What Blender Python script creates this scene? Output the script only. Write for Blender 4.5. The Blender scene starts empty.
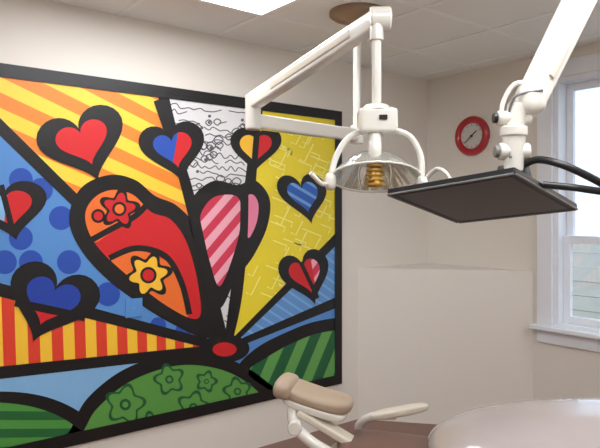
import bpy, bmesh, math, random
from mathutils import Vector, Matrix, Quaternion
from mathutils.geometry import tessellate_polygon
random.seed(4)
sc = bpy.context.scene
sc.view_settings.view_transform = 'Standard'

# ------------------------------------------------------------------ constants (metres)
CAM = Vector((3.25, 0.0, 1.5))
YAW = math.radians(51.5)
R = Vector((math.cos(YAW), math.sin(YAW), 0))      # "along the chair" axis
F = Vector((-math.sin(YAW), math.cos(YAW), 0))     # across axis
H = 2.6
YB = 3.91      # back wall
XR = 4.4       # right wall
YF = -1.6      # front wall

def W(r, f, z):
    """equipment frame (r,f,z) -> room metres"""
    p = CAM + R*r + F*f
    return Vector((p.x, p.y, z))

def lin(c):
    return tuple((v/255/12.92) if v/255 <= 0.04045 else ((v/255+0.055)/1.055)**2.4 for v in c) + (1.0,)

# ------------------------------------------------------------------ materials
def mat(name, rgb, rough=0.5, metal=0.0, coat=0.0, bump=0.0, bscale=80, var=0.0, spec=0.5):
    m = bpy.data.materials.new(name); m.use_nodes = True
    nt = m.node_tree; b = nt.nodes['Principled BSDF']
    b.inputs['Base Color'].default_value = lin(rgb)
    b.inputs['Roughness'].default_value = rough
    b.inputs['Metallic'].default_value = metal
    b.inputs['Coat Weight'].default_value = coat
    b.inputs['Specular IOR Level'].default_value = spec
    tc = nt.nodes.new('ShaderNodeTexCoord')
    nz = nt.nodes.new('ShaderNodeTexNoise'); nz.inputs['Scale'].default_value = bscale
    nt.links.new(tc.outputs['Object'], nz.inputs['Vector'])
    if bump > 0:
        bp = nt.nodes.new('ShaderNodeBump'); bp.inputs['Strength'].default_value = bump
        bp.inputs['Distance'].default_value = 0.002
        nt.links.new(nz.outputs['Fac'], bp.inputs['Height'])
        nt.links.new(bp.outputs['Normal'], b.inputs['Normal'])
    if var > 0:
        mx = nt.nodes.new('ShaderNodeMix'); mx.data_type = 'RGBA'
        l = lin(rgb)
        mx.inputs['A'].default_value = tuple(v*(1-var) for v in l[:3])+(1,)
        mx.inputs['B'].default_value = tuple(min(1, v*(1+var)) for v in l[:3])+(1,)
        nt.links.new(nz.outputs['Fac'], mx.inputs['Factor'])
        nt.links.new(mx.outputs['Result'], b.inputs['Base Color'])
    return m

def emit(name, rgb, s):
    m = bpy.data.materials.new(name); m.use_nodes = True
    nt = m.node_tree; b = nt.nodes['Principled BSDF']
    b.inputs['Base Color'].default_value = lin(rgb)
    b.inputs['Emission Color'].default_value = lin(rgb)
    b.inputs['Emission Strength'].default_value = s
    return m

def stripes(name, c1, c2, nrm, period, duty=0.5, off=0.0, rough=0.4):
    m = bpy.data.materials.new(name); m.use_nodes = True
    nt = m.node_tree; b = nt.nodes['Principled BSDF']
    b.inputs['Roughness'].default_value = rough
    tc = nt.nodes.new('ShaderNodeTexCoord')
    d = nt.nodes.new('ShaderNodeVectorMath'); d.operation = 'DOT_PRODUCT'
    l = math.hypot(*nrm)
    d.inputs[1].default_value = (0, nrm[0]/l/period, nrm[1]/l/period)
    nt.links.new(tc.outputs['Object'], d.inputs[0])
    a = nt.nodes.new('ShaderNodeMath'); a.operation = 'ADD'; a.inputs[1].default_value = off+50
    fr = nt.nodes.new('ShaderNodeMath'); fr.operation = 'FRACT'
    g = nt.nodes.new('ShaderNodeMath'); g.operation = 'GREATER_THAN'; g.inputs[1].default_value = duty
    nt.links.new(d.outputs['Value'], a.inputs[0]); nt.links.new(a.outputs[0], fr.inputs[0]); nt.links.new(fr.outputs[0], g.inputs[0])
    mx = nt.nodes.new('ShaderNodeMix'); mx.data_type = 'RGBA'
    mx.inputs['A'].default_value = lin(c1); mx.inputs['B'].default_value = lin(c2)
    nt.links.new(g.outputs[0], mx.inputs['Factor'])
    nt.links.new(mx.outputs['Result'], b.inputs['Base Color'])
    return m

M_wall = mat('wall_paint', (230, 224, 214), 0.6, bump=0.15, bscale=120, var=0.02)
M_ledge = mat('ledge_paint', (228, 222, 213), 0.6, bump=0.15, bscale=120, var=0.02)
M_ceil = mat('ceiling_tile', (240, 241, 238), 0.9, bump=0.4, bscale=160, var=0.04)
M_tbar = mat('ceiling_grid_metal', (246, 247, 245), 0.5)
M_floor = mat('floor_brown', (128, 98, 86), 0.5, bump=0.2, bscale=30, var=0.12)
M_trim = mat('trim_white', (236, 240, 246), 0.4)
M_white = mat('equipment_white', (226, 223, 213), 0.22, coat=0.5, var=0.01)
M_cream = mat('equipment_cream', (214, 205, 187), 0.4, coat=0.2)
M_black = mat('black_plastic', (26, 26, 28), 0.35)
M_dark = mat('dark_panel', (66, 66, 68), 0.32)
M_grey = mat('grey_plastic', (120, 120, 118), 0.4)
M_tan = mat('tan_vinyl', (172, 152, 130), 0.45, bump=0.2, bscale=200, var=0.04)
M_brown = mat('brown_vinyl', (110, 82, 72), 0.45, bump=0.2, bscale=200, var=0.04)
M_brownc = mat('canopy_brown', (150, 126, 100), 0.6)
M_gold = mat('brass', (200, 164, 92), 0.3, metal=1.0)
M_chrome = mat('chrome', (200, 200, 200), 0.15, metal=1.0)
M_plastic = mat('covered_vinyl', (178, 168, 164), 0.2, coat=0.9, bump=0.7, bscale=9, var=0.05)
M_red = mat('clock_red', (176, 24, 40), 0.3, coat=0.5)
M_face = mat('clock_face', (205, 200, 194), 0.5)

# ------------------------------------------------------------------ mesh helpers
def link(o, parent=None):
    sc.collection.objects.link(o)
    if parent: o.parent = parent
    return o

def empty(name):
    e = bpy.data.objects.new(name, None); e.empty_display_size = 0.1
    return link(e)

def meshobj(name, verts, faces, m, parent=None, smooth=False):
    me = bpy.data.meshes.new(name); me.from_pydata([tuple(v) for v in verts], [], faces)
    me.update()
    ms = m if isinstance(m, (list, tuple)) else [m]
    for x in ms: me.materials.append(x)
    if smooth:
        for p in me.polygons: p.use_smooth = True
    return link(bpy.data.objects.new(name, me), parent)

def box(name, lo, hi, m, parent=None, bevel=0.0):
    x0, y0, z0 = lo; x1, y1, z1 = hi
    v = [(x0,y0,z0),(x1,y0,z0),(x1,y1,z0),(x0,y1,z0),(x0,y0,z1),(x1,y0,z1),(x1,y1,z1),(x0,y1,z1)]
    f = [(0,3,2,1),(4,5,6,7),(0,1,5,4),(1,2,6,5),(2,3,7,6),(3,0,4,7)]
    o = meshobj(name, v, f, m, parent)
    if bevel: bev(o, bevel)
    return o

def bev(o, w, seg=3):
    b = o.modifiers.new('bevel', 'BEVEL'); b.width = w; b.segments = seg; b.limit_method = 'ANGLE'
    for p in o.data.polygons: p.use_smooth = True
    o.modifiers.new('wn', 'WEIGHTED_NORMAL')

def hexa(name, c, m, parent=None, bevel=0.0):
    f = [(0,3,2,1),(4,5,6,7),(0,1,5,4),(1,2,6,5),(2,3,7,6),(3,0,4,7)]
    o = meshobj(name, c, f, m, parent)
    if bevel: bev(o, bevel)
    return o

def beam(name, p0, p1, w, h, m, parent=None, bevel=0.012, w1=None, h1=None):
    p0 = Vector(p0); p1 = Vector(p1); d = (p1-p0).normalized()
    s = d.cross(Vector((0,0,1)))
    s = s.normalized() if s.length > 1e-4 else Vector(R)
    u = s.cross(d).normalized()
    w1 = w1 or w; h1 = h1 or h
    c = []
    for sgn in (-1, 1):
        for (p, ww, hh, ss) in ((p0, w, h, -1), (p0, w, h, 1), (p1, w1, h1, 1), (p1, w1, h1, -1)):
            c.append(p + s*ss*ww/2 + u*sgn*hh/2)
    return hexa(name, c, m, parent, bevel)

def cyl(name, p0, p1, r0, r1, m, parent=None, n=32, bevel=0.0):
    p0 = Vector(p0); p1 = Vector(p1); d = (p1-p0).normalized()
    q = d.to_track_quat('Z', 'Y')
    v = []
    for (p, r) in ((p0, r0), (p1, r1)):
        for i in range(n):
            a = 2*math.pi*i/n
            v.append(p + q @ Vector((r*math.cos(a), r*math.sin(a), 0)))
    f = [(i, (i+1) % n, n+(i+1) % n, n+i) for i in range(n)]
    f += [tuple(range(n-1, -1, -1)), tuple(range(n, 2*n))]
    o = meshobj(name, v, f, m, parent)
    if bevel: bev(o, bevel)
    else:
        for p in o.data.polygons: p.use_smooth = len(p.vertices) == 4
    return o

def cat(pts, closed=False, n=8):
    P = [Vector(p) for p in pts]; out = []; L = len(P)
    rng = range(L) if closed else range(L-1)
    for i in rng:
        if closed: a, b, c, d = P[(i-1) % L], P[i], P[(i+1) % L], P[(i+2) % L]
        else: a, b, c, d = P[max(i-1, 0)], P[i], P[i+1], P[min(i+2, L-1)]
        for k in range(n):
            t = k/n
            out.append(0.5*((2*b)+(c-a)*t+(2*a-5*b+4*c-d)*t*t+(3*b-a-3*c+d)*t**3))
    if not closed: out.append(P[-1])
    return out

def tube(name, pts, r, m, parent=None, closed=False, smooth=True):
    P = cat(pts, closed) if smooth else [Vector(p) for p in pts]
    cu = bpy.data.curves.new(name, 'CURVE'); cu.dimensions = '3D'
    sp = cu.splines.new('POLY'); sp.points.add(len(P)-1)
    for i, p in enumerate(P): sp.points[i].co = (p.x, p.y, p.z, 1)
    sp.use_cyclic_u = closed
    cu.bevel_depth = r; cu.bevel_resolution = 4; cu.use_fill_caps = True
    cu.materials.append(m)
    return link(bpy.data.objects.new(name, cu), parent)

def superell(name, c, ax, ay, az, m, parent=None, e1=0.6, e2=0.6, nu=48, nv=28, warp=None):
    c = Vector(c); v = []; f = []
    def sg(x, e): return math.copysign(abs(x)**e, x)
    for j in range(nv+1):
        ph = -math.pi/2+math.pi*j/nv
        for i in range(nu):
            th = 2*math.pi*i/nu
            x = sg(math.cos(ph), e1)*sg(math.cos(th), e2)
            y = sg(math.cos(ph), e1)*sg(math.sin(th), e2)
            z = sg(math.sin(ph), e1)
            if warp: x, y, z = warp(x, y, z)
            v.append(c+Vector(ax)*x+Vector(ay)*y+Vector(az)*z)
    for j in range(nv):
        for i in range(nu):
            f.append((j*nu+i, j*nu+(i+1) % nu, (j+1)*nu+(i+1) % nu, (j+1)*nu+i))
    o = meshobj(name, v, f, m, parent, True)
    bm = bmesh.new(); bm.from_mesh(o.data); bmesh.ops.remove_doubles(bm, verts=bm.verts, dist=1e-5)
    bmesh.ops.recalc_face_normals(bm, faces=bm.faces); bm.to_mesh(o.data); bm.free()
    return o

def lathe(name, c, axis, prof, m, parent=None, n=40, sx=1.0):
    c = Vector(c); q = Vector(axis).normalized().to_track_quat('Z', 'Y'); v = []; f = []
    for (r, h) in prof:
        for i in range(n):
            a = 2*math.pi*i/n
            v.append(c+q @ Vector((r*math.cos(a)*sx, r*math.sin(a), h)))
    for j in range(len(prof)-1):
        for i in range(n):
            f.append((j*n+i, j*n+(i+1) % n, (j+1)*n+(i+1) % n, (j+1)*n+i))
    return meshobj(name, v, f, m, parent, True)

# ------------------------------------------------------------------ room shell
T = 0.18
box('wall_left', (-T, YF-T, 0), (0, YB+T, H), M_wall)
box('wall_right', (XR, YF-T, 0), (XR+T, YB+T, H), M_wall)
box('wall_front', (0, YF-T, 0), (XR, YF, H), M_wall)
box('floor', (-T, YF-T, -0.1), (XR+T, YB+T, 0), M_floor)
# back wall with window opening
WX0, WX1, WZ0, WZ1 = 1.085, 1.96, 0.75, 2.42
wb = empty('wall_back')
box('below_window', (0, YB, 0), (XR, YB+T, WZ0), M_wall, wb)
box('above_window', (0, YB, WZ1), (XR, YB+T, H), M_wall, wb)
box('beside_window_a', (0, YB, WZ0), (WX0, YB+T, WZ1), M_wall, wb)
box('beside_window_b', (WX1, YB, WZ0), (XR, YB+T, WZ1), M_wall, wb)
# diagonal half-height ledge wall in the corner
LZ = 1.11
v = [(0,3.13,0),(0.936,YB,0),(0,YB,0),(0,3.13,LZ),(0.936,YB,LZ),(0,YB,LZ)]
led = meshobj('wall_ledge', v, [(0,2,1),(3,4,5),(0,1,4,3),(1,2,5,4),(2,0,3,5)], M_ledge)
# baseboards
box('baseboard_back', (0.95, YB-0.012, 0), (XR, YB, 0.09), M_trim)

# ceiling: tiles + grid
cl = empty('ceiling')
box('tiles', (-T, YF-T, H), (XR+T, YB+T, H+0.1), M_ceil, cl)
G = 0.61
x = 0.51-G
k = 0
while x < XR:
    if x > 0: box('grid_bar_x%d' % k, (x-0.012, YF, H-0.004), (x+0.012, YB, H), M_tbar, cl)
    x += G; k += 1
y = 1.92-6*G
while y < YB:
    if y > YF: box('grid_bar_y%d' % k, (0, y-0.012, H-0.005), (XR, y+0.012, H), M_tbar, cl)
    y += G; k += 1

M_diff = emit('fluorescent_diffuser', (248, 250, 255), 13.0)
for i, (x0, y0) in enumerate([(0.51, 0.70), (2.34, 0.70), (2.34, -1.13), (0.51+3*G+0.61, 2.0)]):  # first troffer is in view; the rest are unseen, added to light the room
    if i == 3: x0, y0 = 2.95, 2.53
    t = empty('fluorescent_ceiling_light')
    x1, y1 = x0+G, (y0+1.22)
    if i == 3: y1 = y0+1.22
    z0 = H-0.02
    box('frame_1', (x0, y0, z0), (x0+0.03, y1, H-0.005), M_tbar, t)
    box('frame_2', (x1-0.03, y0, z0), (x1, y1, H-0.005), M_tbar, t)
    box('frame_3', (x0+0.03, y0, z0), (x1-0.03, y0+0.03, H-0.005), M_tbar, t)
    box('frame_4', (x0+0.03, y1-0.03, z0), (x1-0.03, y1, H-0.005), M_tbar, t)
    box('diffuser', (x0+0.03, y0+0.03, z0+0.005), (x1-0.03, y1-0.03, z0+0.012), M_diff, t)

# ------------------------------------------------------------------ window
wn = empty('window_1')
c = 0.11
box('casing_left', (WX0-c, YB-0.022, WZ0), (WX0, YB, WZ1+c), M_trim, wn, 0.004)
box('casing_right', (WX1, YB-0.022, WZ0), (WX1+c, YB, WZ1+c), M_trim, wn, 0.004)
box('casing_top', (WX0, YB-0.022, WZ1), (WX1, YB, WZ1+c), M_trim, wn, 0.004)
box('stool', (WX0-c-0.03, YB-0.07, WZ0-0.03), (WX1+c+0.03, YB, WZ0), M_trim, wn, 0.006)
box('apron', (WX0-c, YB-0.02, WZ0-0.12), (WX1+c, YB, WZ0-0.03), M_trim, wn, 0.004)
box('jamb_left', (WX0, YB, WZ0), (WX0+0.035, YB+T, WZ1), M_trim, wn)
box('jamb_right', (WX1-0.035, YB, WZ0), (WX1, YB+T, WZ1), M_trim, wn)
box('jamb_top', (WX0+0.035, YB, WZ1-0.03), (WX1-0.035, YB+T, WZ1), M_trim, wn)
box('jamb_bottom', (WX0+0.035, YB, WZ0), (WX1-0.035, YB+T, WZ0+0.02), M_trim, wn)
def sash(n, y0, z0, z1):
    a, b, s = WX0+0.035, WX1-0.035, 0.05
    box(n+'_stile_l', (a, y0, z0), (a+s, y0+0.035, z1), M_trim, wn, 0.004)
    box(n+'_stile_r', (b-s, y0, z0), (b, y0+0.035, z1), M_trim, wn, 0.004)
    box(n+'_rail_b', (a+s, y0, z0), (b-s, y0+0.035, z0+0.05), M_trim, wn, 0.004)
    box(n+'_rail_t', (a+s, y0, z1-0.05), (b-s, y0+0.035, z1), M_trim, wn, 0.004)
sash('lower_sash', YB+0.06, WZ0+0.02, 1.36)
sash('upper_sash', YB+0.10, 1.31, WZ1-0.03)
gm = bpy.data.materials.new('window_glass'); gm.use_nodes = True
nt = gm.node_tree; nt.nodes.clear()
o_ = nt.nodes.new('ShaderNodeOutputMaterial'); mx = nt.nodes.new('ShaderNodeMixShader'); mx.inputs[0].default_value = 0.06
t1 = nt.nodes.new('ShaderNodeBsdfTransparent'); g1 = nt.nodes.new('ShaderNodeBsdfGlossy'); g1.inputs['Roughness'].default_value = 0.02
nt.links.new(t1.outputs[0], mx.inputs[1]); nt.links.new(g1.outputs[0], mx.inputs[2]); nt.links.new(mx.outputs[0], o_.inputs[0])
box('glass_lower', (WX0+0.085, YB+0.075, WZ0+0.07), (WX1-0.085, YB+0.079, 1.31), gm, wn)
box('glass_upper', (WX0+0.085, YB+0.115, 1.36), (WX1-0.085, YB+0.119, WZ1-0.08), gm, wn)
# neighbour's clapboard seen outside
nb = empty('exterior_clapboard_fence')
M_clap = mat('clapboard', (214, 206, 194), 0.7, var=0.04)
for i in range(12):
    z = -0.6+i*0.155
    box('board_%d' % i, (-3, 6.4-0.01*(i % 2), z), (6, 6.44, z+0.15), M_clap, nb)
box('exterior_ground', (-8, YB+T+0.02, -0.7), (10, 12, -0.6), mat('ground_grey', (150, 150, 140), 0.9, var=0.1))

# ------------------------------------------------------------------ wall clock
ck = empty('wall_clock')
cc = Vector((0.443, YB, 2.098)); ax = (0, -1, 0)
lathe('red_frame', cc, ax, [(0.0, 0.0), (0.148, 0.0), (0.150, 0.02), (0.142, 0.036), (0.128, 0.040), (0.100, 0.030), (0.096, 0.014), (0.0, 0.014)], M_red, ck, 48)
cyl('face', cc+Vector((0,-0.014,0)), cc+Vector((0,-0.017,0)), 0.097, 0.097, M_face, ck, 48)
for i in range(12):
    a = i*math.pi/6; s, co = math.sin(a), math.cos(a)
    p = cc+Vector((0,-0.0185,0))
    beam('tick_%d' % i, p+Vector((s*0.078, 0, co*0.078)), p+Vector((s*0.090, 0, co*0.090)), 0.003, 0.004, M_grey, ck, 0)
def hand(n, ang, l, w, o):
    a = math.radians(ang); p = cc+Vector((0,-o,0)); d = Vector((math.sin(a), 0, math.cos(a)))
    beam(n, p-d*0.015, p+d*l, w, w, M_black, ck, 0)
hand('hour_hand', 50, 0.055, 0.005, 0.022); hand('minute_hand', 230, 0.08, 0.004, 0.026)
cyl('hub', cc+Vector((0,-0.017,0)), cc+Vector((0,-0.03,0)), 0.008, 0.008, M_black, ck)

# ------------------------------------------------------------------ mural (flat artwork on the left wall)
MY0, MY1, MZ0, MZ1 = 0.30, 2.955, 0.295, 2.24
def uv(a, b):
    """trace-grid coordinates of the artwork -> metres on the wall (y,z): planar rectification"""
    k = a-300.0; t = 3.25/(478.4-0.623*k)
    return ((380.7+0.783*k)*t, 1.5+(215.0-b)*t)
mm = {}
mlist = []
def reg(key, m): mm[key] = len(mlist); mlist.append(m)
def flat(key, rgb): reg(key, mat('paint_'+key, rgb, 0.42, var=0.03, bscale=40))
flat('black', (10, 8, 10)); flat('yellow', (236, 214, 44)); flat('gold', (246, 190, 50)); flat('blue', (84, 140, 204))
flat('dblue', (34, 76, 170)); flat('red', (206, 26, 32)); flat('orange', (236, 112, 40)); flat('white', (222, 220, 220))
flat('grey', (90, 90, 96)); flat('pink', (232, 130, 160)); flat('green', (88, 150, 66)); flat('dgreen', (20, 84, 48))
flat('pale', (250, 240, 130)); flat('lblue', (130, 180, 222)); flat('royal', (28, 62, 160))
reg('s_yo', stripes('paint_stripe_yellow_orange', (248, 206, 64), (236, 134, 44), (0.36, 0.93), 0.14, 0.5, 0.2))
reg('s_yr', stripes('paint_stripe_yellow_red', (248, 196, 54), (222, 62, 40), (1, 0.03), 0.115, 0.5))
reg('s_pk', stripes('paint_stripe_pink', (240, 170, 184), (208, 50, 80), (-0.75, 0.75), 0.1, 0.5))
reg('s_gr', stripes('paint_stripe_green', (96, 160, 80), (24, 94, 54), (0.85, -0.5), 0.17, 0.5))
reg('s_gl', stripes('paint_stripe_green2', (76, 148, 64), (30, 100, 50), (0.2, 0.95), 0.085, 0.5))
reg('s_bl', stripes('paint_stripe_blue', (96, 148, 206), (120, 172, 222), (0.5, 0.8), 0.06, 0.75))
reg('s_b2', stripes('paint_stripe_blue2', (40, 92, 186), (112, 165, 220), (0.4, 0.9), 0.07, 0.7))

MV, MF, MI = [], [], []
def clip_convex(poly, clip):
    area = sum(clip[i][0]*clip[(i+1) % len(clip)][1]-clip[(i+1) % len(clip)][0]*clip[i][1] for i in range(len(clip)))
    if area < 0: clip = clip[::-1]
    out = poly
    for i in range(len(clip)):
        a, b = clip[i], clip[(i+1) % len(clip)]
        inside = lambda p: (b[0]-a[0])*(p[1]-a[1])-(b[1]-a[1])*(p[0]-a[0]) >= -1e-9
        src = out; out = []
        if not src: return []
        for j in range(len(src)):
            p, q = src[j-1], src[j]
            ip, iq = inside(p), inside(q)
            if ip != iq:
                dx, dy = q[0]-p[0], q[1]-p[1]
                n = (b[0]-a[0])*(a[1]-p[1])-(b[1]-a[1])*(a[0]-p[0])
                dd = (b[0]-a[0])*dy-(b[1]-a[1])*dx
                t = n/dd if abs(dd) > 1e-12 else 0
                out.append((p[0]+dx*t, p[1]+dy*t))
            if iq: out.append(q)
    return out
RECT = [(MY0, MZ0), (MY1, MZ0), (MY1, MZ1), (MY0, MZ1)]
def addpoly(P, key, layer):
    if len(P) < 3: return
    x = 0.012+layer*0.0004
    tris = tessellate_polygon([[Vector((0, p[0], p[1])) for p in P]])
    b = len(MV)
    MV.extend([(x, p[0], p[1]) for p in P])
    for t in tris:
        MF.append((b+t[0], b+t[1], b+t[2])); MI.append(mm[key])
def poly(pts, key, layer, clip=None):
    P = [uv(p[0], p[1]) for p in pts]
    P = clip_convex(P, RECT)
    if clip: P = clip_convex(P, [uv(*q) for q in clip])
    addpoly(P, key, layer)
def loop(pts, key, layer, clip=None):
    poly([(p.x, p.y) for p in cat([(a, b, 0) for a, b in pts], True, 8)], key, layer, clip)
def stroke(pts, w, key='black', layer=8, closed=False, smooth=True, clip=None, w1=None):
    P = cat([(a, b, 0) for a, b in pts], closed, 6) if smooth else [Vector((a, b, 0)) for a, b in pts]
    if closed: P = P+[P[0]]
    Lf, Rt = [], []; n = len(P)
    for i, p in enumerate(P):
        d = P[min(i+1, n-1)]-P[max(i-1, 0)]
        if closed and i in (0, n-1): d = P[1]-P[n-2]
        if d.length < 1e-6: d = Vector((1, 0, 0))
        d.normalize(); ww = w if w1 is None else w+(w1-w)*i/(n-1)
        nn = Vector((-d.y, d.x, 0))*ww/2
        Lf.append(p+nn); Rt.append(p-nn)
    for i in range(n-1):
        poly([(q.x, q.y) for q in (Lf[i], Lf[i+1], Rt[i+1], Rt[i])], key, layer, clip)
def disc(cx, cy, r, key, layer, clip=None, ry=None):
    ry = ry or r
    poly([(cx+r*math.cos(a*math.pi/12), cy+ry*math.sin(a*math.pi/12)) for a in range(24)], key, layer, clip)
def heart_pts(c, w, u, s=1.0):
    out = []
    for i in range(48):
        t = 2*math.pi*i/48
        X = math.sin(t)**3; Y = (13*math.cos(t)-5*math.cos(2*t)-2*math.cos(3*t)-math.cos(4*t))/17
        out.append((c[0]+s*(X*w[0]+Y*u[0]), c[1]+s*(X*w[1]+Y*u[1])))
    return out
def flower(cx, cy, r, key, layer, petals=5, out='black', ow=2.5, ph=0.3, centre=None, clip=None, amp=0.2):
    f = lambda rr: [(cx+rr*(1+amp*math.cos(petals*a*math.pi/30+ph))*math.cos(a*math.pi/30), cy+rr*(1+amp*math.cos(petals*a*math.pi/30+ph))*math.sin(a*math.pi/30)) for a in range(60)]
    if out: poly(f(r+ow), out, layer, clip)
    if key: poly(f(r), key, layer+1, clip)
    if centre:
        disc(cx, cy, r*0.36+2.5, out or 'black', layer+2); disc(cx, cy, r*0.36, centre, layer+3)

# black ground
addpoly(RECT, 'black', 0)
HB = (225, 348)
A = (-100, 30); B = (153, 60); C = (264, 60); D = (360, 214); E = (360, 292); Fp = (-100, 264); Gp = (-100, 383)
poly([HB, A, (-100, 0), B], 's_yo', 1)
poly([HB, B, C], 'white', 1)
poly([HB, C, (400, 60), D], 'yellow', 1)
poly([HB, D, E], 's_bl', 1)
poly([HB, E, (360, 360), (225, 400)], 'blue', 1)
wedge6 = [HB, A, Fp]
poly(wedge6, 'blue', 1)
for (dx, dy) in [(68,262),(107,294),(20,238),(60,218),(157,325),(30,262),(20,180),(-15,150),(-40,120),(-30,240),(80,300),(182,331),(4,262),(40,190)]:
    disc(dx, dy, 12 if dx < 150 else 8, 'dblue', 2, wedge6)
poly([HB, Fp, Gp], 's_yr', 1)
poly([HB, Gp, (-100, 420), (100, 420)], 'lblue', 1)
# white wedge: dense doodles (wavy lines, loops, dots)
cw = [HB, (157, 90), (258, 90)]
for i in range(16):
    y0 = 104+i*6.3
    x = 160.0; pts = []
    while x < 256:
        pts.append((x, y0+(x-160)*0.12+random.uniform(-2.6, 2.6))); x += random.uniform(3.0, 5.5)
        if random.random() < 0.16:
            if len(pts) > 2: stroke(pts, 1.1, 'grey', 2, clip=cw)
            pts = []; x += random.uniform(2, 7)
            if random.random() < 0.6: disc(x-2, y0+(x-160)*0.12, 1.6, 'grey', 2, cw)
    if len(pts) > 2: stroke(pts, 1.1, 'grey', 2, clip=cw)
for i in range(26):
    x0, y0 = random.uniform(170, 246), random.uniform(110, 190); rr = random.uniform(2.5, 5)
    stroke([(x0+rr, y0), (x0, y0+rr), (x0-rr, y0), (x0, y0-rr*0.8)], 1.2, 'grey', 3, True, clip=cw)
for i in range(24):
    x0, y0 = random.uniform(203, 238), random.uniform(250, 330)
    stroke([(x0, y0), (x0+5, y0+4), (x0+2, y0+9)], 1.2, 'grey', 2, clip=cw)
# yellow wedge: thin pale maze
cy_ = [HB, (268, 90), (400, 60), (345, 232)]
for i in range(90):
    x0, y0 = random.uniform(250, 330), random.uniform(118, 320)
    l = random.uniform(8, 20); s = random.choice([(1, 0.4), (-0.5, 1)])
    stroke([(x0, y0), (x0+s[0]*l, y0+s[1]*l), (x0+s[0]*l-s[1]*5, y0+s[1]*l+s[0]*5)], 1.3, 'pale', 2, smooth=False, clip=cy_)
# rays
for e, w0, w1 in ((A, 14, 10), (B, 11, 8), (C, 9, 6), (D, 10, 5), (E, 11, 6), (Fp, 15, 9), (Gp, 14, 9)):
    stroke([e, HB], w0, 'black', 4, smooth=False, w1=w1)
# hills
lh = [(-120, 416), (-60, 397), (0, 391), (47, 397), (85, 416), (116, 450), (60, 500), (-120, 500)]
loop(lh, 'black', 4)
loop([(a+(0 if a < 0 else -9), b+11) for a, b in lh], 's_gl', 5)
mh = [(72, 424), (88, 396), (125, 368), (175, 353), (225, 358), (264, 380), (288, 410), (288, 470), (120, 500), (60, 460)]
loop(mh, 'black', 5)
mhi = [(86, 424), (100, 404), (131, 380), (178, 365), (222, 370), (254, 389), (270, 412), (268, 470), (120, 500), (74, 460)]
loop(mhi, 'green', 6)
rh = [(236, 372), (252, 350), (285, 332), (320, 320), (370, 316), (420, 328), (400, 420), (280, 420), (262, 396)]
loop(rh, 'black', 4)
rhi = [(247, 373), (264, 358), (291, 343), (322, 332), (370, 328), (420, 336), (400, 415), (288, 414), (273, 394)]
loop(rhi, 's_gr', 5)
for (fx, fy, fr) in [(124, 404, 15), (168, 379, 11), (205, 381, 7), (192, 407, 12), (236, 391, 10), (150, 424, 9), (224, 412, 7)]:
    flower(fx, fy, fr, 'green', 7, 5, 'dgreen', 2.8, random.random()*3)
    disc(fx, fy, fr*0.38, 'dgreen', 10); disc(fx, fy, fr*0.2, 'green', 11)
# big left heart
bh = [(68, 218), (80, 188), (108, 175), (134, 180), (154, 196), (176, 206), (198, 232), (212, 282), (212, 336), (168, 322), (112, 284), (80, 250)]
loop(bh, 'black', 6)
bi = [(84, 216), (93, 198), (111, 190), (132, 195), (150, 212), (170, 220), (186, 244), (197, 286), (197, 318), (166, 306), (120, 270), (93, 242)]
loop(bi, 'red', 7)
loop(bi, 'orange', 8, [(60, 170), (150, 170), (146, 208), (96, 242), (60, 242)])
loop(bi, 'orange', 8, [(108, 256), (135, 247), (168, 262), (180, 290), (190, 330), (150, 330), (100, 300)])
stroke([(90, 240), (112, 228), (134, 216), (146, 204)], 6, 'black', 9)
stroke([(108, 258), (135, 248), (164, 256), (180, 282), (188, 314)], 6, 'black', 9)
flower(118, 209, 13, 'red', 10, 5, 'black', 4, 0.8, 'orange', None, 0.26)
disc(97, 216, 7, 'black', 10); disc(97, 216, 4.5, 'red', 11)
flower(147, 275, 16, 'gold', 10, 6, 'black', 4.5, 1.2, 'red', None, 0.22)
# pink heart
ph_ = [(188, 222), (191, 198), (212, 181), (236, 185), (253, 180), (268, 198), (266, 226), (252, 256), (234, 280), (218, 308), (204, 275)]
loop(ph_, 'black', 6)
loop([(199, 224), (203, 207), (216, 196), (237, 198), (239, 225), (231, 258), (218, 286), (208, 260)], 's_pk', 7)
loop([(245, 198), (252, 195), (257, 205), (255, 223), (247, 238), (245, 220)], 'pink', 7)
stroke([(157, 100), (185, 185), (203, 262), (222, 340)], 10, 'black', 9)
stroke([(243, 188), (242, 240), (236, 300), (226, 345)], 8, 'black', 9)
# small hearts
def heart(c, w, u, so, key, half=None, hkey=None):
    poly(heart_pts(c, w, u, so), 'black', 10)
    poly(heart_pts(c, w, u, 1.0), key, 11)
    if half: poly(heart_pts(c, w, u, 1.0), hkey, 12, half)
heart((82, 141), (25, -8), (-9, -24), 1.68, 'red')
heart((172, 148), (19, -3), (-5, -20), 1.7, 'dblue', [(179, 120), (205, 120), (205, 190), (167, 190)], 'red')
heart((254, 147), (16, 0), (1, -17), 1.6, 'gold', [(254, 120), (290, 120), (290, 180), (254, 180)], 'red')
stroke([(257, 112), (251, 185)], 6, 'black', 13, smooth=False)
heart((302, 195), (15, -1), (-5, -18), 1.62, 's_b2')
heart((304, 274), (15, -4), (-6, -19), 1.62, 'red', [(306, 240), (340, 240), (340, 320), (316, 300)], 's_pk')
stroke([(299, 262), (316, 298)], 4, 'black', 13, smooth=False)
heart((50, 299), (26, 8), (11, -26), 1.66, 'royal', [(0, 302), (90, 314), (90, 360), (0, 360)], 'red')
stroke([(14, 302), (84, 317)], 8, 'black', 13, smooth=False)
heart((6, 207), (26, -3), (-6, -21), 1.6, 'red', [(-40, 180), (8, 180), (0, 250), (-40, 250)], 'lblue')
stroke([(0, 185), (12, 232)], 6, 'black', 13, smooth=False)
# hub
disc(224, 348, 24, 'black', 12, ry=14); disc(223, 349, 12, 'red', 13, ry=7)
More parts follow.
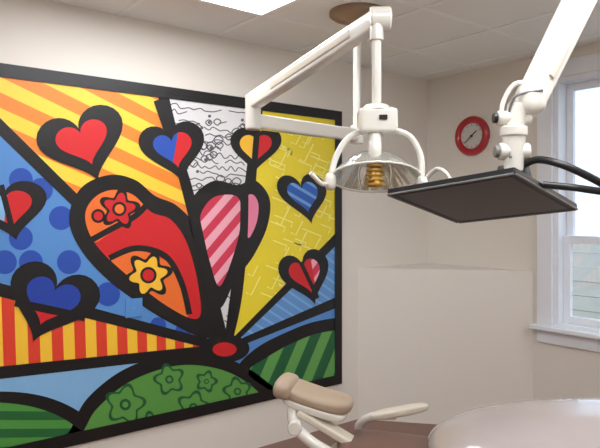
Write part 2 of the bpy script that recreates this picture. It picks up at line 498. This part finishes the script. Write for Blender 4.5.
# border
bw = 0.068
for P in ([(MY0, MZ1-bw), (MY1, MZ1-bw), (MY1, MZ1), (MY0, MZ1)], [(MY0, MZ0), (MY1, MZ0), (MY1, MZ0+bw), (MY0, MZ0+bw)],
          [(MY1-bw, MZ0+bw), (MY1, MZ0+bw), (MY1, MZ1-bw), (MY1-bw, MZ1-bw)], [(MY0, MZ0+bw), (MY0+bw, MZ0+bw), (MY0+bw, MZ1-bw), (MY0, MZ1-bw)]):
    addpoly(P, 'black', 15)
# backing board
b = len(MV); x1 = 0.012
MV += [(0.001, MY0, MZ0), (0.001, MY1, MZ0), (0.001, MY1, MZ1), (0.001, MY0, MZ1), (x1, MY0, MZ0), (x1, MY1, MZ0), (x1, MY1, MZ1), (x1, MY0, MZ1)]
for f in ((0,3,2,1),(0,1,5,4),(1,2,6,5),(2,3,7,6),(3,0,4,7)):
    MF.append(tuple(b+i for i in f)); MI.append(0)
mo = meshobj('heart_wall_mural', MV, MF, mlist)
for i, p in enumerate(mo.data.polygons): p.material_index = MI[i]
# small painted-over outlet plate
cp = empty('wall_outlet_plate')
y0, z1 = uv(124, 299); y1, z0 = uv(141, 316)
box('plate', (0.0145, y0, z0), (0.0185, y1, z1), mlist[mm['blue']], cp, 0.002)
cyl('screw', (0.0185, (y0+y1)/2, (z0+z1)/2), (0.0195, (y0+y1)/2, (z0+z1)/2), 0.003, 0.003, mlist[mm['lblue']], cp, 12)

# ------------------------------------------------------------------ dental operating light
dl = empty('dental_operating_light')
post = W(0.309, 3.31, 0)
pz = lambda z: Vector((post.x, post.y, z))
lathe('ceiling_canopy', pz(H), (0, 0, -1), [(0, 0), (0.15, 0.0), (0.15, 0.02), (0.13, 0.035), (0.06, 0.05), (0.04, 0.09), (0, 0.09)], M_brownc, dl)
cyl('ceiling_post', pz(1.9), pz(H-0.03), 0.022, 0.022, M_white, dl, bevel=0.003)
cyl('post_collar', pz(1.885), pz(1.985), 0.036, 0.036, M_white, dl, bevel=0.006)
el = W(-0.215, 2.8, 0)
beam('horizontal_arm', pz(1.93), Vector((el.x, el.y, 1.93)), 0.06, 0.066, M_white, dl, 0.01)
cyl('elbow', Vector((el.x, el.y, 1.89)), Vector((el.x, el.y, 2.05)), 0.036, 0.036, M_white, dl, bevel=0.008)
e2 = W(0.275, 2.15, 2.19)
beam('spring_arm', Vector((el.x, el.y, 2.02)), e2, 0.056, 0.078, M_white, dl, 0.012, 0.05, 0.072)
beam('spring_arm_cover', Vector((el.x, el.y, 2.02)).lerp(e2, 0.22), Vector((el.x, el.y, 2.02)).lerp(e2, 0.85), 0.061, 0.034, M_cream, dl, 0.006)
cyl('spring_arm_pivot', e2-R*0.03, e2+R*0.045, 0.042, 0.042, M_white, dl, bevel=0.008)
cyl('drop_rod', W(0.268, 2.14, 1.86), W(0.268, 2.14, 2.19), 0.017, 0.017, M_white, dl, bevel=0.002)
cyl('drop_collar', W(0.268, 2.14, 2.11), W(0.268, 2.14, 2.17), 0.025, 0.023, M_white, dl, bevel=0.004)
cyl('box_flange', W(0.268, 2.14, 1.865), W(0.268, 2.14, 1.885), 0.055, 0.04, M_white, dl, bevel=0.003)
hc = W(0.27, 2.14, 1.828)
superell('head_housing', hc, R*0.068, F*0.05, Vector((0,0,0.044)), M_white, dl, 0.25, 0.3)
box_c = W(0.285, 2.088, 1.835)
beam('switch', box_c-R*0.014, box_c+R*0.014, 0.008, 0.016, M_black, dl, 0.002)
# yoke
tube('yoke_left', [W(0.225, 2.14, 1.80), W(0.165, 2.14, 1.765), W(0.125, 2.13, 1.70), W(0.105, 2.12, 1.62)], 0.011, M_white, dl)
tube('yoke_right', [W(0.32, 2.14, 1.80), W(0.385, 2.14, 1.775), W(0.422, 2.13, 1.70), W(0.42, 2.12, 1.61)], 0.011, M_white, dl)
superell('side_cap_left', W(0.105, 2.11, 1.615), R*0.02, F*0.035, Vector((0,0,0.03)), M_white, dl, 0.7, 0.8)
superell('side_cap_right', W(0.42, 2.11, 1.605), R*0.02, F*0.035, Vector((0,0,0.03)), M_white, dl, 0.7, 0.8)
tube('handle_left', [W(0.10, 2.10, 1.61), W(0.075, 2.06, 1.605), W(0.05, 2.04, 1.625), W(0.035, 2.03, 1.64)], 0.008, M_white, dl)
tube('handle_right', [W(0.43, 2.10, 1.62), W(0.46, 2.07, 1.655), W(0.49, 2.05, 1.64), W(0.505, 2.04, 1.605)], 0.008, M_white, dl)
# reflector shell
rm = bpy.data.materials.new('dichroic_reflector_glass'); rm.use_nodes = True
nt = rm.node_tree; pb = nt.nodes['Principled BSDF']; out = nt.nodes['Material Output']
pb.inputs['Base Color'].default_value = lin((226, 228, 220)); pb.inputs['Roughness'].default_value = 0.1; pb.inputs['Metallic'].default_value = 0.75
tr = nt.nodes.new('ShaderNodeBsdfTransparent'); mx = nt.nodes.new('ShaderNodeMixShader'); mx.inputs[0].default_value = 0.8
nt.links.new(tr.outputs[0], mx.inputs[1]); nt.links.new(pb.outputs[0], mx.inputs[2]); nt.links.new(mx.outputs[0], out.inputs[0])
axis = (F*-0.5+Vector((0,0,-0.87))).normalized()
side = R; upv = axis.cross(side).normalized()
rc = W(0.262, 2.16, 1.70)   # apex centre
v = []; f = []; n = 96; rings = 14
for j in range(rings+1):
    t = j/rings
    for i in range(n):
        a = 2*math.pi*i/n
        rr = 1+0.012*math.cos(24*a)*t
        v.append(rc-axis*0.03+axis*(0.11*t*t)+side*(0.155*t*math.cos(a)*rr)+upv*(0.095*t*math.sin(a)*rr))
for j in range(rings):
    for i in range(n): f.append((j*n+i, j*n+(i+1) % n, (j+1)*n+(i+1) % n, (j+1)*n+i))
rf = meshobj('reflector', v, f, rm, dl, True)
rim = [v[rings*n+i] for i in range(n)]
tube('reflector_rim', rim, 0.004, M_white, dl, closed=True, smooth=False)
# bulb socket (brass, finned)
sb = W(0.255, 2.08, 1.60)
for k in range(5):
    cyl('socket_fin_%d' % k, sb+Vector((0,0,0.016*k)), sb+Vector((0,0,0.016*k+0.009)), 0.036-0.002*k, 0.036-0.002*k, M_gold, dl, 24, 0.002)
cyl('socket_core', sb+Vector((0,0,-0.006)), sb+Vector((0,0,0.085)), 0.026, 0.02, M_gold, dl)
cyl('socket_stem', sb+Vector((0,0,0.08)), W(0.262, 2.13, 1.79), 0.020, 0.024, M_white, dl)
for k in (-1, 1):
    tube('lamp_guard', [sb+R*0.05*k+Vector((0,0,-0.002)), sb+R*0.055*k+Vector((0,0,0.05)), sb+R*0.04*k+Vector((0,0,0.09))], 0.004, M_chrome, dl)

# ------------------------------------------------------------------ ceiling mounted monitor
mn = empty('ceiling_mounted_monitor')
Dc = W(0.616, 1.75, 1.620); Ac = W(0.285, 2.0, 1.567); Cc = W(0.918, 2.02, 1.519)
Bc = Ac+(Cc-Dc)+Vector((0,0,0.006))
nrm = (Dc-Ac).cross(Cc-Dc).normalized()
if nrm.z < 0: nrm = -nrm
th = 0.020
low = [Ac, Bc, Cc, Dc]
hexa('monitor_housing', [p for p in low]+[p+nrm*th for p in low], M_black, mn, 0.004)
cen = sum(low, Vector())/4
def inset(s, o): return [cen+(p-cen)*s+nrm*o for p in low]
hexa('screen', inset(0.9, -0.002)+inset(0.9, 0.002), M_dark, mn, 0.001)
# bezel edge strip along far edge
for nm, p, q in (('bezel_edge_1', Bc, Cc), ('bezel_edge_2', Bc, Ac), ('bezel_edge_3', Cc, Dc), ('bezel_edge_4', Ac, Dc)):
    tube(nm, [p.lerp(q, 0.01)-nrm*0.001, p.lerp(q, 0.99)-nrm*0.001], 0.0035, M_grey, mn, smooth=False)
att = W(0.640, 1.83, 0)
zA = lambda z, dr=0, df=0: Vector((att.x, att.y, z))+R*dr+F*df
cyl('mount_plate', zA(1.61, 0.01, 0.03), zA(1.65, 0.01, 0.03), 0.055, 0.045, M_black, mn, bevel=0.003)
cyl('tilt_bracket', zA(1.63), zA(1.74), 0.028, 0.034, M_white, mn, bevel=0.004)
cyl('tilt_pivot', zA(1.69, -0.045), zA(1.69, 0.045), 0.026, 0.026, M_white, mn, bevel=0.005)
cyl('tilt_knob', zA(1.69, -0.058), zA(1.69, -0.044), 0.018, 0.018, M_grey, mn, bevel=0.003)
cyl('swivel_collar', zA(1.735), zA(1.765), 0.040, 0.040, M_white, mn, bevel=0.005)
cyl('swivel_neck', zA(1.76), zA(1.83, 0.015), 0.028, 0.032, M_white, mn, bevel=0.004)
cyl('neck_pivot', zA(1.79, -0.05), zA(1.79, 0.05), 0.022, 0.022, M_white, mn, bevel=0.005)
cyl('neck_knob', zA(1.79, -0.062), zA(1.79, -0.049), 0.015, 0.015, M_black, mn, bevel=0.002)
ea = zA(1.845, 0.05)
superell('arm_knuckle', ea, R*0.042, F*0.045, Vector((0,0,0.05)), M_white, mn, 0.7, 0.7)
top = W(1.02, 2.03, 2.40)
beam('support_arm', ea, top, 0.075, 0.075, M_white, mn, 0.016, 0.085, 0.09)
beam('support_arm_groove', ea.lerp(top, 0.12)-F*0.008, ea.lerp(top, 0.9)-F*0.008, 0.076, 0.02, M_cream, mn, 0.003)
superell('arm_shoulder', top, R*0.06, F*0.06, Vector((0,0,0.07)), M_white, mn, 0.6, 0.8)
cyl('drop_post', top, Vector((top.x, top.y, H-0.01)), 0.03, 0.03, M_white, mn)
lathe('ceiling_canopy', Vector((top.x, top.y, H)), (0,0,-1), [(0, 0), (0.12, 0), (0.12, 0.02), (0.09, 0.04), (0, 0.045)], M_white, mn)
tube('hose', [ea+Vector((0,0,0.05)), ea+R*-0.05+Vector((0,0,0.045)), ea+R*-0.085+Vector((0,0,-0.02)), ea+R*-0.08+Vector((0,0,-0.08)), zA(1.73, -0.03)], 0.007, M_white, mn)
tube('cable', [ea+R*0.02+Vector((0,0,0.02))-F*0.045, ea+R*-0.06-F*0.03, ea+R*-0.065+Vector((0,0,-0.09)), zA(1.67, -0.02, -0.03)], 0.004, M_grey, mn)
tube('handle', [zA(1.65, 0.03), W(0.70, 1.79, 1.662), W(0.76, 1.74, 1.638), W(0.86, 1.72, 1.582), W(0.875, 1.76, 1.568), W(0.82, 1.83, 1.582), W(0.74, 1.86, 1.592)], 0.011, M_black, mn)

# ------------------------------------------------------------------ dental chair
dc = empty('dental_chair')
Z = Vector((0, 0, 1))
hx = (R*0.95-F*0.25-Z*0.24).normalized(); hy = (F*0.9+R*0.3+Z*0.1).normalized(); hz = hx.cross(hy).normalized()
if hz.z < 0: hz = -hz
def saddle(x, y, z): return (x, y, z*(0.75+0.4*x*x)+0.25*x*x)
superell('headrest_cushion', W(0.06, 2.44, 0.775), hx*0.155, hy*0.075, hz*0.038, M_tan, dc, 0.7, 0.7, warp=saddle)
superell('headrest_side_bolster', W(-0.055, 2.46, 0.812), hx*0.042, hy*0.08, hz*0.042, M_tan, dc, 0.8, 0.7)
superell('headrest_back', W(0.06, 2.43, 0.74), hx*0.13, hy*0.06, hz*0.02, M_white, dc, 0.5, 0.6)
tube('headrest_bracket', [W(-0.03, 2.42, 0.73), W(-0.02, 2.38, 0.68), W(0.04, 2.35, 0.63), W(0.12, 2.33, 0.59), W(0.2, 2.32, 0.57)], 0.022, M_white, dc)
beam('headrest_bar', W(0.0, 2.42, 0.725), W(0.26, 2.32, 0.60), 0.07, 0.03, M_cream, dc, 0.01)
cyl('headrest_knob', W(-0.02, 2.34, 0.68), W(-0.02, 2.39, 0.68), 0.028, 0.028, M_white, dc, bevel=0.006)
# backrest
bx = (R*1.0-Z*0.12).normalized()
superell('backrest', W(0.42, 2.32, 0.555), bx*0.28, F*0.19, Z*0.075, M_brown, dc, 0.6, 0.5)
superell('backrest_shell', W(0.42, 2.31, 0.52), bx*0.31, F*0.21, Z*0.065, M_cream, dc, 0.6, 0.5)
# seat / knee section covered with clear sheet
def knee(x, y, z): return (x, y, z*(1-0.25*y*y)*(1-0.12*(x-0.3)**2))
superell('covered_seat', W(1.06, 2.25, 0.60), R*0.58, F*0.32, Z*0.205, M_plastic, dc, 0.75, 0.7, 72, 40, warp=knee)
superell('legrest', W(1.75, 2.25, 0.55), R*0.4, F*0.26, Z*0.09, M_plastic, dc, 0.6, 0.5)
# armrest
tube('armrest_support', [W(0.28, 2.62, 0.52), W(0.25, 2.60, 0.60), W(0.30, 2.56, 0.655), W(0.40, 2.55, 0.665)], 0.018, M_white, dc)
superell('armrest_pad', W(0.41, 2.52, 0.69), (R*0.12+Z*0.022), F*0.032, Z*0.018, M_cream, dc, 0.6, 0.7)
tube('armrest_root', [W(0.28, 2.62, 0.52), W(0.35, 2.52, 0.46), W(0.45, 2.42, 0.44)], 0.018, M_white, dc)
# base
superell('seat_frame', W(0.95, 2.25, 0.42), R*0.45, F*0.2, Z*0.06, M_white, dc, 0.4, 0.4)
beam('lift_column', W(0.95, 2.25, 0.08), W(0.95, 2.25, 0.40), 0.22, 0.26, M_white, dc, 0.03)
superell('base_plate', W(0.95, 2.25, 0.05), R*0.5, F*0.28, Z*0.05, M_cream, dc, 0.4, 0.5)

# ------------------------------------------------------------------ world + camera
w = bpy.data.worlds.new('sky'); sc.world = w; w.use_nodes = True
bg = w.node_tree.nodes['Background']; bg.inputs[0].default_value = (0.66, 0.82, 1.0, 1); bg.inputs[1].default_value = 1.7

cd = bpy.data.cameras.new('camera'); cam = bpy.data.objects.new('camera', cd); sc.collection.objects.link(cam)
cam.location = CAM; cam.rotation_euler = (math.radians(90), 0, YAW)
cd.sensor_width = 36; cd.lens = 36*611/600; cd.shift_y = -0.015
cd.clip_start = 0.05
sc.camera = cam
